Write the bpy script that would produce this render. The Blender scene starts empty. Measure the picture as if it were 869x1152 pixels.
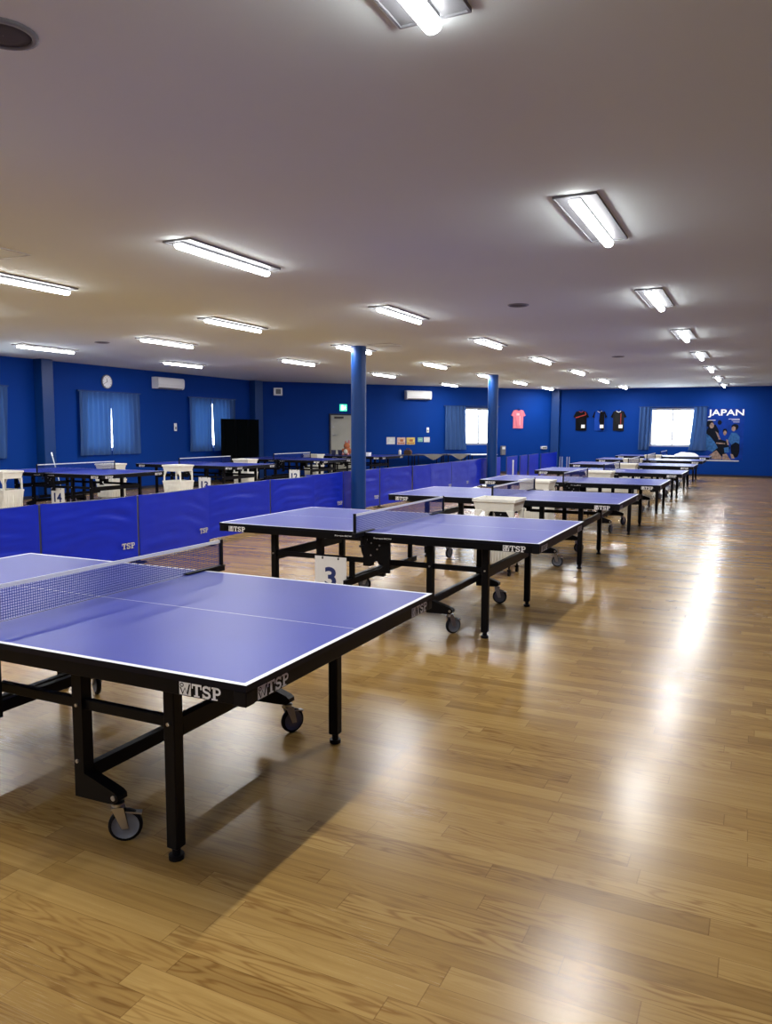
import bpy, math, random
from mathutils import Vector, Matrix, noise

random.seed(7)
PI = math.pi
scn = bpy.context.scene
COL = scn.collection

# ------------------------------------------------------------------ materials
def mat(name, color, rough=0.5, metal=0.0, spec=0.5, bump=0.0, bscale=200, var=0.0, vscale=6):
    m = bpy.data.materials.new(name); m.use_nodes = True
    nt = m.node_tree; b = nt.nodes['Principled BSDF']
    b.inputs['Base Color'].default_value = (*color, 1)
    b.inputs['Roughness'].default_value = rough
    b.inputs['Metallic'].default_value = metal
    b.inputs['Specular IOR Level'].default_value = spec
    tc = None
    if bump or var:
        tc = nt.nodes.new('ShaderNodeTexCoord')
    if var:
        n = nt.nodes.new('ShaderNodeTexNoise'); n.inputs['Scale'].default_value = vscale; n.inputs['Detail'].default_value = 4
        nt.links.new(tc.outputs['Object'], n.inputs['Vector'])
        r = nt.nodes.new('ShaderNodeValToRGB')
        r.color_ramp.elements[0].position = .3; r.color_ramp.elements[1].position = .7
        r.color_ramp.elements[0].color = (*[c*(1-var) for c in color], 1)
        r.color_ramp.elements[1].color = (*[min(1, c*(1+var)) for c in color], 1)
        nt.links.new(n.outputs['Fac'], r.inputs['Fac']); nt.links.new(r.outputs['Color'], b.inputs['Base Color'])
    if bump:
        n2 = nt.nodes.new('ShaderNodeTexNoise'); n2.inputs['Scale'].default_value = bscale; n2.inputs['Detail'].default_value = 3
        nt.links.new(tc.outputs['Object'], n2.inputs['Vector'])
        bp = nt.nodes.new('ShaderNodeBump'); bp.inputs['Strength'].default_value = bump; bp.inputs['Distance'].default_value = .002
        nt.links.new(n2.outputs['Fac'], bp.inputs['Height']); nt.links.new(bp.outputs['Normal'], b.inputs['Normal'])
    return m

def emit(name, color, strength):
    m = bpy.data.materials.new(name); m.use_nodes = True
    b = m.node_tree.nodes['Principled BSDF']
    b.inputs['Base Color'].default_value = (*color, 1)
    b.inputs['Emission Color'].default_value = (*color, 1)
    b.inputs['Emission Strength'].default_value = strength
    return m

def floor_material():
    m = bpy.data.materials.new('honey_plank_floor'); m.use_nodes = True
    nt = m.node_tree; N = nt.nodes; L = nt.links; b = N['Principled BSDF']
    def math_(op, a, c=None):
        n = N.new('ShaderNodeMath'); n.operation = op
        for i, v in enumerate((a, c)):
            if v is None: continue
            if isinstance(v, (int, float)): n.inputs[i].default_value = v
            else: L.new(v, n.inputs[i])
        return n.outputs[0]
    tc = N.new('ShaderNodeTexCoord'); sx = N.new('ShaderNodeSeparateXYZ'); L.new(tc.outputs['Object'], sx.inputs[0])
    PW, PL = .095, .72
    yr = math_('DIVIDE', sx.outputs['Y'], PW); row = math_('FLOOR', yr)
    wn = N.new('ShaderNodeTexWhiteNoise'); wn.noise_dimensions = '1D'; L.new(row, wn.inputs['W'])
    xo = math_('ADD', math_('DIVIDE', sx.outputs['X'], PL), math_('MULTIPLY', wn.outputs['Value'], 7.3))
    colm = math_('FLOOR', xo)
    cx = N.new('ShaderNodeCombineXYZ'); L.new(row, cx.inputs[0]); L.new(colm, cx.inputs[1])
    w2 = N.new('ShaderNodeTexWhiteNoise'); w2.noise_dimensions = '2D'; L.new(cx.outputs[0], w2.inputs['Vector'])
    # grain coordinates, shifted per plank
    gx = math_('ADD', math_('MULTIPLY', sx.outputs['X'], 1.1), math_('MULTIPLY', w2.outputs['Value'], 37.0))
    gy = math_('MULTIPLY', sx.outputs['Y'], 9.0)
    gc = N.new('ShaderNodeCombineXYZ'); L.new(gx, gc.inputs[0]); L.new(gy, gc.inputs[1]); L.new(math_('MULTIPLY', w2.outputs['Value'], 11.0), gc.inputs[2])
    n1 = N.new('ShaderNodeTexNoise'); n1.inputs['Scale'].default_value = 1.6; n1.inputs['Detail'].default_value = 2.0
    L.new(gc.outputs[0], n1.inputs['Vector'])
    wv = math_('ADD', math_('MULTIPLY', math_('SINE', math_('MULTIPLY', n1.outputs['Fac'], 58.0)), .5), .5)
    nm = N.new('ShaderNodeTexNoise'); nm.inputs['Scale'].default_value = .55; nm.inputs['Detail'].default_value = 1.0; L.new(gc.outputs[0], nm.inputs['Vector'])
    msk = N.new('ShaderNodeMapRange'); msk.inputs[1].default_value = .40; msk.inputs[2].default_value = .62; L.new(nm.outputs['Fac'], msk.inputs[0])
    rings = math_('SUBTRACT', 1.0, math_('MULTIPLY', math_('POWER', wv, 3.0), msk.outputs[0]))
    n2 = N.new('ShaderNodeTexNoise'); n2.inputs['Scale'].default_value = 9.0; n2.inputs['Detail'].default_value = 5.0
    g2 = N.new('ShaderNodeCombineXYZ'); L.new(math_('MULTIPLY', gx, .9), g2.inputs[0]); L.new(math_('MULTIPLY', gy, 3.2), g2.inputs[1])
    L.new(g2.outputs[0], n2.inputs['Vector'])
    n4 = N.new('ShaderNodeTexNoise'); n4.inputs['Scale'].default_value = 1.0; n4.inputs['Detail'].default_value = 3.0
    g4 = N.new('ShaderNodeCombineXYZ'); L.new(math_('MULTIPLY', gx, 1.6), g4.inputs[0]); L.new(math_('MULTIPLY', gy, 5.5), g4.inputs[1]); L.new(math_('MULTIPLY', w2.outputs['Value'], 23.0), g4.inputs[2])
    L.new(g4.outputs[0], n4.inputs['Vector'])
    ramp = N.new('ShaderNodeValToRGB')
    e = ramp.color_ramp.elements
    e[0].position = 0; e[0].color = FL0; e[1].position = 1; e[1].color = FL2
    k = ramp.color_ramp.elements.new(.5); k.color = FL1
    tone = math_('ADD', math_('ADD', math_('MULTIPLY', w2.outputs['Value'], .42), -.22), math_('ADD', math_('MULTIPLY', n4.outputs['Fac'], .62), math_('MULTIPLY', math_('ADD', n2.outputs['Fac'], nm.outputs['Fac']), .20)))
    L.new(tone, ramp.inputs['Fac'])
    mx = N.new('ShaderNodeMix'); mx.data_type = 'RGBA'; mx.blend_type = 'MULTIPLY'
    grain_amt = math_('MULTIPLY', math_('SUBTRACT', 1.0, rings), .62)
    L.new(grain_amt, mx.inputs['Factor']); L.new(ramp.outputs['Color'], mx.inputs['A']); mx.inputs['B'].default_value = (.50, .36, .24, 1)
    # seams
    fy = math_('FRACT', yr); fx = math_('FRACT', xo)
    sy = math_('LESS_THAN', math_('MINIMUM', fy, math_('SUBTRACT', 1.0, fy)), .012)
    sxm = math_('LESS_THAN', math_('MINIMUM', fx, math_('SUBTRACT', 1.0, fx)), .0022)
    seam = math_('MAXIMUM', sy, sxm)
    m2 = N.new('ShaderNodeMix'); m2.data_type = 'RGBA'; m2.blend_type = 'MULTIPLY'
    L.new(math_('MULTIPLY', seam, .45), m2.inputs['Factor']); L.new(mx.outputs['Result'], m2.inputs['A']); m2.inputs['B'].default_value = (.3, .2, .12, 1)
    L.new(m2.outputs['Result'], b.inputs['Base Color'])
    n3 = N.new('ShaderNodeTexNoise'); n3.inputs['Scale'].default_value = 1.3; n3.inputs['Detail'].default_value = 6
    L.new(tc.outputs['Object'], n3.inputs['Vector'])
    L.new(math_('ADD', math_('MULTIPLY', n3.outputs['Fac'], .12), math_('ADD', math_('MULTIPLY', n2.outputs['Fac'], .07), .155)), b.inputs['Roughness'])
    b.inputs['Specular IOR Level'].default_value = .42
    bp = N.new('ShaderNodeBump'); bp.inputs['Strength'].default_value = .045; bp.inputs['Distance'].default_value = .002
    L.new(math_('SUBTRACT', math_('ADD', n2.outputs['Fac'], math_('MULTIPLY', rings, .3)), math_('MULTIPLY', seam, .8)), bp.inputs['Height'])
    L.new(bp.outputs['Normal'], b.inputs['Normal'])
    return m

def net_material():
    m = bpy.data.materials.new('net_mesh'); m.use_nodes = True
    nt = m.node_tree; N = nt.nodes; L = nt.links; b = N['Principled BSDF']
    b.inputs['Base Color'].default_value = (.012, .028, .19, 1); b.inputs['Roughness'].default_value = .8; b.inputs['Specular IOR Level'].default_value = .1
    tc = N.new('ShaderNodeTexCoord'); sx = N.new('ShaderNodeSeparateXYZ'); L.new(tc.outputs['Object'], sx.inputs[0])
    outs = []
    for ax in ('Y', 'Z'):
        d = N.new('ShaderNodeMath'); d.operation = 'DIVIDE'; d.inputs[1].default_value = .0115; L.new(sx.outputs[ax], d.inputs[0])
        f = N.new('ShaderNodeMath'); f.operation = 'FRACT'; L.new(d.outputs[0], f.inputs[0])
        l = N.new('ShaderNodeMath'); l.operation = 'LESS_THAN'; l.inputs[1].default_value = .27; L.new(f.outputs[0], l.inputs[0])
        outs.append(l.outputs[0])
    mx = N.new('ShaderNodeMath'); mx.operation = 'MAXIMUM'; L.new(outs[0], mx.inputs[0]); L.new(outs[1], mx.inputs[1])
    L.new(mx.outputs[0], b.inputs['Alpha'])
    return m

def glass_material():
    m = bpy.data.materials.new('window_glass'); m.use_nodes = True
    nt = m.node_tree; N = nt.nodes; L = nt.links
    N.remove(N['Principled BSDF']); out = N['Material Output']
    t = N.new('ShaderNodeBsdfTransparent'); t.inputs[0].default_value = (.95, .98, 1, 1)
    g = N.new('ShaderNodeBsdfGlossy'); g.inputs['Roughness'].default_value = .02
    mx = N.new('ShaderNodeMixShader'); mx.inputs[0].default_value = .06
    L.new(t.outputs[0], mx.inputs[1]); L.new(g.outputs[0], mx.inputs[2]); L.new(mx.outputs[0], out.inputs['Surface'])
    return m

def curtain_material():
    m = bpy.data.materials.new('curtain_cloth'); m.use_nodes = True
    nt = m.node_tree; N = nt.nodes; L = nt.links; b = N['Principled BSDF']; out = N['Material Output']
    b.inputs['Base Color'].default_value = (.026, .082, .25, 1); b.inputs['Roughness'].default_value = .8
    t = N.new('ShaderNodeBsdfTranslucent'); t.inputs[0].default_value = (.05, .17, .5, 1)
    mx = N.new('ShaderNodeMixShader'); mx.inputs[0].default_value = .05
    wv = N.new('ShaderNodeTexNoise'); wv.inputs['Scale'].default_value = 300
    bp = N.new('ShaderNodeBump'); bp.inputs['Strength'].default_value = .1; L.new(wv.outputs['Fac'], bp.inputs['Height']); L.new(bp.outputs['Normal'], b.inputs['Normal'])
    L.new(b.outputs[0], mx.inputs[1]); L.new(t.outputs[0], mx.inputs[2]); L.new(mx.outputs[0], out.inputs['Surface'])
    return m

LAMP_E = 36.0; LAMP_W = 38.0
FL0 = (.175, .094, .026, 1); FL1 = (.325, .197, .060, 1); FL2 = (.460, .306, .108, 1)
MAT = dict(
    floor=floor_material(), net=net_material(), glass=glass_material(), curtain=curtain_material(),
    wall=mat('blue_wall_paint', (.0010, .037, .255), .65, spec=.10, bump=.15, bscale=150, var=.04, vscale=.6),
    pillar=mat('blue_gloss_paint', (.003, .040, .19), .4, spec=.3, var=.04, vscale=2),
    ceiling=mat('ceiling_board', (.69, .765, .78), .8, spec=.2, bump=.12, bscale=130, var=.02, vscale=.5),
    top=mat('table_blue', (.019, .034, .29), .40, spec=.18, bump=.04, bscale=500, var=.05, vscale=3),
    line=mat('table_line_white', (.64, .66, .72), .45),
    edge=mat('table_edge_black', (.003, .0035, .010), .45, spec=.2, bump=.05, bscale=80),
    steel=mat('black_powder_steel', (.0022, .0022, .0034), .42, spec=.16, bump=.08, bscale=300),
    plastic_black=mat('black_plastic', (.004, .004, .006), .5, spec=.2, bump=.05),
    zinc=mat('zinc_plate', (.50, .51, .54), .32, 1.0, bump=.05),
    rubber=mat('grey_rubber', (.17, .18, .21), .6, bump=.05),
    print_white=mat('printed_white', (.92, .92, .93), .5, bump=.02),
    print_grey_and_shaded=mat('printed_grey_and_shaded', (.70, .70, .72), .5, bump=.02),
    tape=mat('net_tape_white', (.70, .72, .78), .7, bump=.1),
    white=mat('white_plastic', (.84, .83, .76), .45, bump=.05, var=.04, vscale=10),
    bright=mat('clean_white_plastic', (.92, .93, .94), .4, bump=.03),
    digit=mat('navy_print', (.012, .03, .17), .5, bump=.02),
    fabric=mat('barrier_nylon', (.005, .024, .55), .42, spec=.30, bump=.15, bscale=400, var=.05, vscale=4),
    tube=mat('grey_tube', (.12, .13, .20), .4, .4, bump=.03),
    cream=mat('cream_print', (.60, .60, .50), .6, bump=.03),
    lamp_body=mat('lamp_body_white', (.16, .165, .18), .45, bump=.02),
    lamp=emit('led_bar', (1.0, .99, .965), LAMP_E),
    dark_round=mat('dark_grille', (.055, .055, .065), .7, bump=.2),
    alu=mat('window_aluminium', (.45, .47, .50), .5, .2, bump=.03),
    door=mat('door_cream', (.42, .42, .36), .5, var=.03),
    black_cloth=mat('black_green_cloth', (.001, .0022, .003), .9, spec=.05, bump=.2),
    grey_cloth=mat('grey_cloth', (.15, .145, .14), .8, bump=.3, bscale=300),
    dark_top=mat('dark_table_top', (.02, .022, .04), .4, var=.05),
    green=emit('exit_green', (.05, .75, .38), 1.6),
    exit_white=emit('exit_white', (.75, 1.0, .9), 2.2),
    pink=mat('pink_jersey', (.75, .20, .27), .7, bump=.2, bscale=300, var=.06, vscale=8),
    pink_light=mat('pale_pink_print', (.85, .55, .58), .7, bump=.1),
    jersey_black=mat('black_jersey', (.004, .004, .006), .7, spec=.1, bump=.2, bscale=300),
    jersey_blue=mat('blue_jersey', (.010, .06, .38), .7, spec=.1, bump=.2, bscale=300),
    jersey_grey=mat('charcoal_jersey', (.014, .015, .017), .7, spec=.1, bump=.2, bscale=300),
    red=mat('red_trim', (.35, .025, .02), .7, bump=.1),
    skin=mat('poster_skin_tone', (.24, .16, .13), .6, var=.5, vscale=13),
    poster_bg=mat('poster_blue', (.004, .032, .25), .4, spec=.1, var=.25, vscale=4),
    poster_mid=mat('poster_sky_blue', (.03, .11, .30), .5, spec=.1, var=.3, vscale=14),
    poster_dark=mat('poster_dark', (.003, .005, .012), .5, spec=.1, var=.3, vscale=10),
    orange=mat('orange_plush', (.42, .13, .055), .9, bump=.4, bscale=120, var=.1, vscale=12),
    pinkplush=mat('pink_plush', (.50, .20, .20), .9, bump=.4, bscale=120),
    brown=mat('brown_leather', (.09, .045, .025), .6, bump=.2, var=.1, vscale=20),
    yellow=mat('yellow_paper', (.62, .48, .12), .7, var=.25, vscale=12),
    paper=mat('white_paper', (.60, .62, .62), .7, var=.1, vscale=14),
    peach=mat('peach_paper', (.60, .42, .34), .7, var=.2, vscale=12),
    green_paper=mat('green_paper', (.18, .42, .36), .7, var=.15, vscale=14),
    clear_tube=mat('pale_clear_tube', (.55, .62, .68), .25, bump=.02),
    base=mat('dark_skirting', (.004, .008, .035), .5, bump=.05),
)

# ------------------------------------------------------------------ mesh builder
class MB:
    def __init__(s): s.v = []; s.f = []; s.mi = []; s.sm = []
    def add(s, vs, fs, m=0, smooth=False):
        o = len(s.v); s.v += [tuple(v) for v in vs]
        for f in fs: s.f.append([o+i for i in f]); s.mi.append(m); s.sm.append(smooth)
        return s
    def box(s, x0, x1, y0, y1, z0, z1, m=0, bev=0.0):
        if bev <= 0:
            vs = [(x, y, z) for z in (z0, z1) for y in (y0, y1) for x in (x0, x1)]
            return s.add(vs, [(0, 2, 3, 1), (4, 5, 7, 6), (0, 1, 5, 4), (2, 6, 7, 3), (0, 4, 6, 2), (1, 3, 7, 5)], m)
        # chamfered box
        b = min(bev, (x1-x0)/2.01, (y1-y0)/2.01, (z1-z0)/2.01)
        P = {}
        vs = []
        for ix, (X, sx) in enumerate(((x0, 1), (x1, -1))):
            for iy, (Y, sy) in enumerate(((y0, 1), (y1, -1))):
                for iz, (Z, sz) in enumerate(((z0, 1), (z1, -1))):
                    P[ix, iy, iz] = [len(vs), len(vs)+1, len(vs)+2]
                    vs += [(X, Y+sy*b, Z+sz*b), (X+sx*b, Y, Z+sz*b), (X+sx*b, Y+sy*b, Z)]
        fs = []
        g = lambda a, k: P[a][k]
        for k in (0, 1):
            q = [(k, 0, 0), (k, 1, 0), (k, 1, 1), (k, 0, 1)]; f = [g(a, 0) for a in q]; fs.append(f if k else f[::-1])
            q = [(0, k, 0), (1, k, 0), (1, k, 1), (0, k, 1)]; f = [g(a, 1) for a in q]; fs.append(f[::-1] if k else f)
            q = [(0, 0, k), (1, 0, k), (1, 1, k), (0, 1, k)]; f = [g(a, 2) for a in q]; fs.append(f if k else f[::-1])
        for a in (0, 1):
            for c in (0, 1):
                fs.append([g((0, a, c), 1), g((1, a, c), 1), g((1, a, c), 2), g((0, a, c), 2)])
                fs.append([g((a, 0, c), 0), g((a, 1, c), 0), g((a, 1, c), 2), g((a, 0, c), 2)])
                fs.append([g((a, c, 0), 0), g((a, c, 1), 0), g((a, c, 1), 1), g((a, c, 0), 1)])
        for a in P.values(): fs.append(a)
        return s.add(vs, fs, m)
    def cyl(s, p0, p1, r0, r1=None, n=14, m=0, caps=True):
        r1 = r0 if r1 is None else r1
        p0 = Vector(p0); p1 = Vector(p1); d = (p1-p0).normalized()
        a = d.orthogonal().normalized(); b = d.cross(a)
        vs = []
        for p, r in ((p0, r0), (p1, r1)):
            vs += [p + a*r*math.cos(2*PI*i/n) + b*r*math.sin(2*PI*i/n) for i in range(n)]
        s.add(vs, [(i, (i+1) % n, n+(i+1) % n, n+i) for i in range(n)], m, True)
        if caps: s.add(vs, [tuple(range(n))[::-1], tuple(range(n, 2*n))], m)
        return s
    def tube(s, pts, r, n=8, m=0):
        for a, b in zip(pts, pts[1:]): s.cyl(a, b, r, r, n, m)
        for p in pts[1:-1]: s.ball(p, r, m=m, nu=n, nv=6)
        return s
    def ball(s, c, r, m=0, nu=14, nv=8, sc=(1, 1, 1)):
        c = Vector(c); vs = []; fs = []
        for j in range(nv+1):
            t = PI*j/nv
            for i in range(nu):
                p = 2*PI*i/nu
                vs.append((c.x+sc[0]*r*math.sin(t)*math.cos(p), c.y+sc[1]*r*math.sin(t)*math.sin(p), c.z+sc[2]*r*math.cos(t)))
        for j in range(nv):
            for i in range(nu):
                fs.append((j*nu+i, (j+1)*nu+i, (j+1)*nu+(i+1) % nu, j*nu+(i+1) % nu))
        return s.add(vs, fs, m, True)
    def lathe(s, c, axis, prof, n=24, m=0):
        """prof: list of (radius, distance along axis)"""
        c = Vector(c); d = Vector(axis).normalized(); a = d.orthogonal().normalized(); b = d.cross(a)
        vs = []
        for r, h in prof:
            vs += [c + d*h + a*r*math.cos(2*PI*i/n) + b*r*math.sin(2*PI*i/n) for i in range(n)]
        fs = []
        for j in range(len(prof)-1):
            fs += [(j*n+i, j*n+(i+1) % n, (j+1)*n+(i+1) % n, (j+1)*n+i) for i in range(n)]
        return s.add(vs, fs, m, True)
    def prism(s, poly, o, u, v, w, m=0):
        """polygon in plane (u,v) at o, extruded by vector w"""
        o = Vector(o); u = Vector(u); v = Vector(v); w = Vector(w); n = len(poly)
        a = [o+u*x+v*y for x, y in poly]; vs = a+[p+w for p in a]
        fs = [tuple(range(n))[::-1], tuple(range(n, 2*n))]+[(i, (i+1) % n, n+(i+1) % n, n+i) for i in range(n)]
        return s.add(vs, fs, m)
    def flat(s, poly, o, u, v, m=0):
        o = Vector(o); u = Vector(u); v = Vector(v)
        return s.add([o+u*x+v*y for x, y in poly], [tuple(range(len(poly)))], m)
    def grid(s, fn, nu, nv, m=0, smooth=True):
        vs = [fn(i/nu, j/nv) for j in range(nv+1) for i in range(nu+1)]; w = nu+1
        return s.add(vs, [(j*w+i, j*w+i+1, (j+1)*w+i+1, (j+1)*w+i) for j in range(nv) for i in range(nu)], m, smooth)
    def build(s, name, mats, parent=None, loc=None, fix=True):
        me = bpy.data.meshes.new(name); me.from_pydata(s.v, [], s.f)
        mats = mats if isinstance(mats, (list, tuple)) else [mats]
        for q in mats: me.materials.append(MAT[q] if isinstance(q, str) else q)
        me.polygons.foreach_set('material_index', s.mi); me.polygons.foreach_set('use_smooth', s.sm)
        me.update()
        if fix:
            import bmesh
            bm = bmesh.new(); bm.from_mesh(me); bmesh.ops.recalc_face_normals(bm, faces=bm.faces); bm.to_mesh(me); bm.free()
        o = bpy.data.objects.new(name, me); COL.objects.link(o)
        if parent: o.parent = parent
        if loc: o.location = loc
        return o

def tag(o, label, cat, group=None):
    o['label'] = label; o['category'] = cat
    if group: o['group'] = group
    return o
def thing(name, label, cat, loc=(0, 0, 0), rz=0.0, group=None):
    o = bpy.data.objects.new(name, None); o.empty_display_size = .1; COL.objects.link(o)
    o.location = loc; o.rotation_euler = (0, 0, rz)
    return tag(o, label, cat, group)
def struct(o):
    o['kind'] = 'structure'; return o
def copy_tree(o, parent=None):
    c = o.copy(); COL.objects.link(c); c.parent = parent
    for ch in list(o.children): copy_tree(ch, c)
    return c

# ------------------------------------------------------------------ lettering
def ribbon(pts, w):
    out = []
    P = [Vector(p) for p in pts]; N = []
    for i, p in enumerate(P):
        d = (P[min(i+1, len(P)-1)]-P[max(i-1, 0)]).normalized(); N.append(Vector((-d.y, d.x)))
    ww = w if isinstance(w, list) else [w]*len(P)
    for i in range(len(P)-1):
        out.append([tuple(P[i]-N[i]*ww[i]/2), tuple(P[i+1]-N[i+1]*ww[i+1]/2), tuple(P[i+1]+N[i+1]*ww[i+1]/2), tuple(P[i]+N[i]*ww[i]/2)])
    return out
def rect(x0, x1, y0, y1): return [(x0, y0), (x1, y0), (x1, y1), (x0, y1)]
def arc(cx, cy, rx, ry, a0, a1, n=10):
    return [(cx+rx*math.cos(math.radians(a0+(a1-a0)*i/n)), cy+ry*math.sin(math.radians(a0+(a1-a0)*i/n))) for i in range(n+1)]
def glyph_T():
    return [rect(0, .84, .84, 1), rect(0, .10, .62, .84), rect(.74, .84, .62, .84), rect(.31, .53, .12, .84), rect(.18, .66, 0, .12)], .84
def glyph_S():
    c = arc(.36, .71, .25, .20, 20, 180, 8)+arc(.36, .71, .25, .20, 195, 262, 4)+arc(.36, .29, .26, .21, 82, -20, 7)+arc(.36, .29, .26, .21, -35, -165, 8)
    return ribbon(c, .19)+[rect(.60, .70, .66, .98), rect(.02, .12, .02, .34)], .74
def glyph_P():
    b = [(.30, .92), (.48, .92)]+arc(.48, .70, .21, .22, 85, -85, 9)+[(.48, .48), (.30, .48)]
    return [rect(.12, .34, .12, .88), rect(0, .50, 0, .12), rect(0, .36, .86, 1)]+ribbon(b, .16), .80
def logo_polys(box=True):
    """slab-serif TSP, optional white emblem square with a dark W and ring. returns (white polys, dark polys, width), unit height"""
    W = []; Dk = []; x = 0.0
    if box:
        W.append(rect(0, 1.0, 0, 1.0))
        Dk += ribbon([(.10, .60), (.30, .10), (.50, .58), (.70, .10), (.92, .92)], [.10, .17, .12, .17, .12])
        Dk += ribbon(arc(.24, .78, .13, .13, 0, 360, 14), .07)
        x = 1.08
    for g in (glyph_T, glyph_S, glyph_P):
        polys, w = g()
        W += [[(px+x, py) for px, py in p] for p in polys]; x += w+.05
    return W, Dk, x-.05
def logo(name, parent, o, u, v, width, height, box=True, mats=('print_white', 'plastic_black'), lift=.0008):
    W, Dk, w = logo_polys(box)
    u = Vector(u).normalized(); v = Vector(v).normalized(); n = u.cross(v)
    m = MB()
    for p in W: m.flat(p, Vector(o)+n*lift, u*(width/w), v*height, 0)
    for p in Dk: m.flat(p, Vector(o)+n*lift*2, u*(width/w), v*height, 1)
    return m.build(name, list(mats), parent, fix=False)
def text_mesh(name, txt, material, parent, o, u, v, width, height, bold=0.0, lift=.001):
    cu = bpy.data.curves.new(name, 'FONT'); cu.body = txt; cu.offset = bold; cu.resolution_u = 4; cu.space_character = 1.0
    tmp = bpy.data.objects.new('tmp', cu); COL.objects.link(tmp)
    dg = bpy.context.evaluated_depsgraph_get(); dg.update()
    me = bpy.data.meshes.new_from_object(tmp.evaluated_get(dg)); bpy.data.objects.remove(tmp); bpy.data.curves.remove(cu)
    xs = [p.co.x for p in me.vertices]; ys = [p.co.y for p in me.vertices]
    x0, x1, y0, y1 = min(xs), max(xs), min(ys), max(ys)
    u = Vector(u).normalized(); v = Vector(v).normalized(); n = u.cross(v); o = Vector(o)
    for p in me.vertices:
        p.co = o+u*((p.co.x-x0)/(x1-x0)*width)+v*((p.co.y-y0)/(y1-y0)*height)+n*lift
    me.materials.clear(); me.materials.append(MAT[material]); me.name = name
    ob = bpy.data.objects.new(name, me); COL.objects.link(ob); ob.parent = parent
    return ob

# ------------------------------------------------------------------ room
H = 3.03
XL, XR, YF, YB = -14.3, 2.6, 28.9, -4.2
P1 = Vector((XL, 20.6)); P2 = Vector((-6.85, YF)); DM = (P2-P1).normalized(); NM = Vector((DM.y, -DM.x))  # NM faces the room
LM = (P2-P1).length

def wall_panels(name, o, d, length, holes, out, thick=.18, h=H):
    """wall standing on o along d; holes: (s0,s1,z0,z1); out: outward normal"""
    m = MB(); d = Vector((d[0], d[1], 0)); out = Vector((out[0], out[1], 0)); o = Vector((o[0], o[1], 0))
    ss = sorted({0, length, *[h_[0] for h_ in holes], *[h_[1] for h_ in holes]})
    for a, b in zip(ss, ss[1:]):
        hs = [h_ for h_ in holes if h_[0] <= a+1e-6 and h_[1] >= b-1e-6]
        spans = [(0, h)] if not hs else [(0, hs[0][2]), (hs[0][3], h)]
        for z0, z1 in spans:
            if z1-z0 > 1e-4:
                m.prism([(a, z0), (b, z0), (b, z1), (a, z1)], o, d, (0, 0, 1), out*thick)
    return struct(m.build(name, 'wall'))

m = MB(); m.box(XL-.4, XR+.3, YB-.3, YF+.3, -.1, 0); struct(m.build('floor', 'floor'))
m = MB(); m.box(XL-.4, XR+.3, YB-.3, YF+.3, H, H+.12); struct(m.build('ceiling', 'ceiling'))
WIN_FAR = (-3.53, -2.0, 1.0, 2.33)
WIN_MID = (7.33, 8.62, 1.02, 2.32)
wall_panels('wall_far', (P2.x-.4, YF), (1, 0), XR+.2-(P2.x-.4), [(WIN_FAR[0]-(P2.x-.4), WIN_FAR[1]-(P2.x-.4), WIN_FAR[2], WIN_FAR[3])], (0, 1))
DOOR_S = (2.43, 3.26)
wall_panels('wall_oblique', P1-DM*.2, DM, LM+.4, [(WIN_MID[0]+.2, WIN_MID[1]+.2, WIN_MID[2], WIN_MID[3])], -NM)
LW = [(13.55, 15.2, 1.0, 2.33), (17.4, 19.2, 1.0, 2.33), (9.75, 11.35, 1.0, 2.33)]
wall_panels('wall_left', (XL, YB), (0, 1), P1.y-YB+.2, [(a-YB, b-YB, c, d) for a, b, c, d in LW], (-1, 0))
wall_panels('wall_right', (XR, YB), (0, 1), YF-YB, [], (1, 0))
wall_panels('wall_back', (XL, YB), (1, 0), XR-XL, [], (0, -1))
m = MB(); m.box(P2.x+.05, XR, YF-.012, YF, 0, .07); struct(m.build('baseboard_far', 'base'))
m = MB(); m.box(XL, XL+.012, YB, P1.y, 0, .07); struct(m.build('baseboard_left', 'base'))
m = MB()
for a, b in ((.05, DOOR_S[0]-.05), (DOOR_S[1]+.05, LM-.05)):
    m.prism([(a, 0), (b, 0), (b, .07), (a, .07)], (P1.x, P1.y, 0), (DM.x, DM.y, 0), (0, 0, 1), (NM.x*.012, NM.y*.012, 0))
struct(m.build('baseboard_oblique', 'base'))
# pilasters against the walls
m = MB(); m.box(XL, XL+.26, 12.22, 12.52, 0, H, bev=.01); struct(m.build('trim_1', 'pillar'))
m = MB(); m.box(XL, XL+.22, 20.2, 20.62, 0, H, bev=.01); struct(m.build('trim_2', 'pillar'))
m = MB(); m.box(P2.x-.1, P2.x+.19, YF-.24, YF, 0, H, bev=.01); struct(m.build('trim_3', 'pillar'))

def window(name, o, d, out, s0, s1, z0, z1):
    """aluminium sliding window with two sashes"""
    O = Vector((o[0], o[1], 0)); d = Vector((d[0], d[1], 0)); out = Vector((out[0], out[1], 0)); Z = Vector((0, 0, 1))
    f = MB(); t = .04; inset = out*.05
    for (a, b, c, e) in ((s0, s1, z0, z0+t), (s0, s1, z1-t, z1), (s0, s0+t, z0+t, z1-t), (s1-t, s1, z0+t, z1-t)):
        f.prism(rect(a, b, c, e), O+inset, d, Z, out*.08)
    fr = struct(f.build(name, 'alu'))
    mid = (s0+s1)/2
    for k, (a, b) in enumerate(((s0+t, mid+.025), (mid-.025, s1-t))):
        g = MB(); off = out*(.06+.035*k)
        for (p, q, r, e) in ((a, b, z0+t, z0+t+.035), (a, b, z1-t-.035, z1-t), (a, a+.05, z0+t+.035, z1-t-.035), (b-.05, b, z0+t+.035, z1-t-.035)):
            g.prism(rect(p, q, r, e), O+off, d, Z, out*.025)
        sash = g.build('window_sash', 'alu', fr)
        gl = MB(); gl.flat(rect(a+.05, b-.05, z0+t+.035, z1-t-.035), O+off+out*.012, d, Z); gl.build('pane', 'glass', sash)
    return fr
window('window_1', (0, YF), (1, 0), (0, 1), *WIN_FAR)
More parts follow.
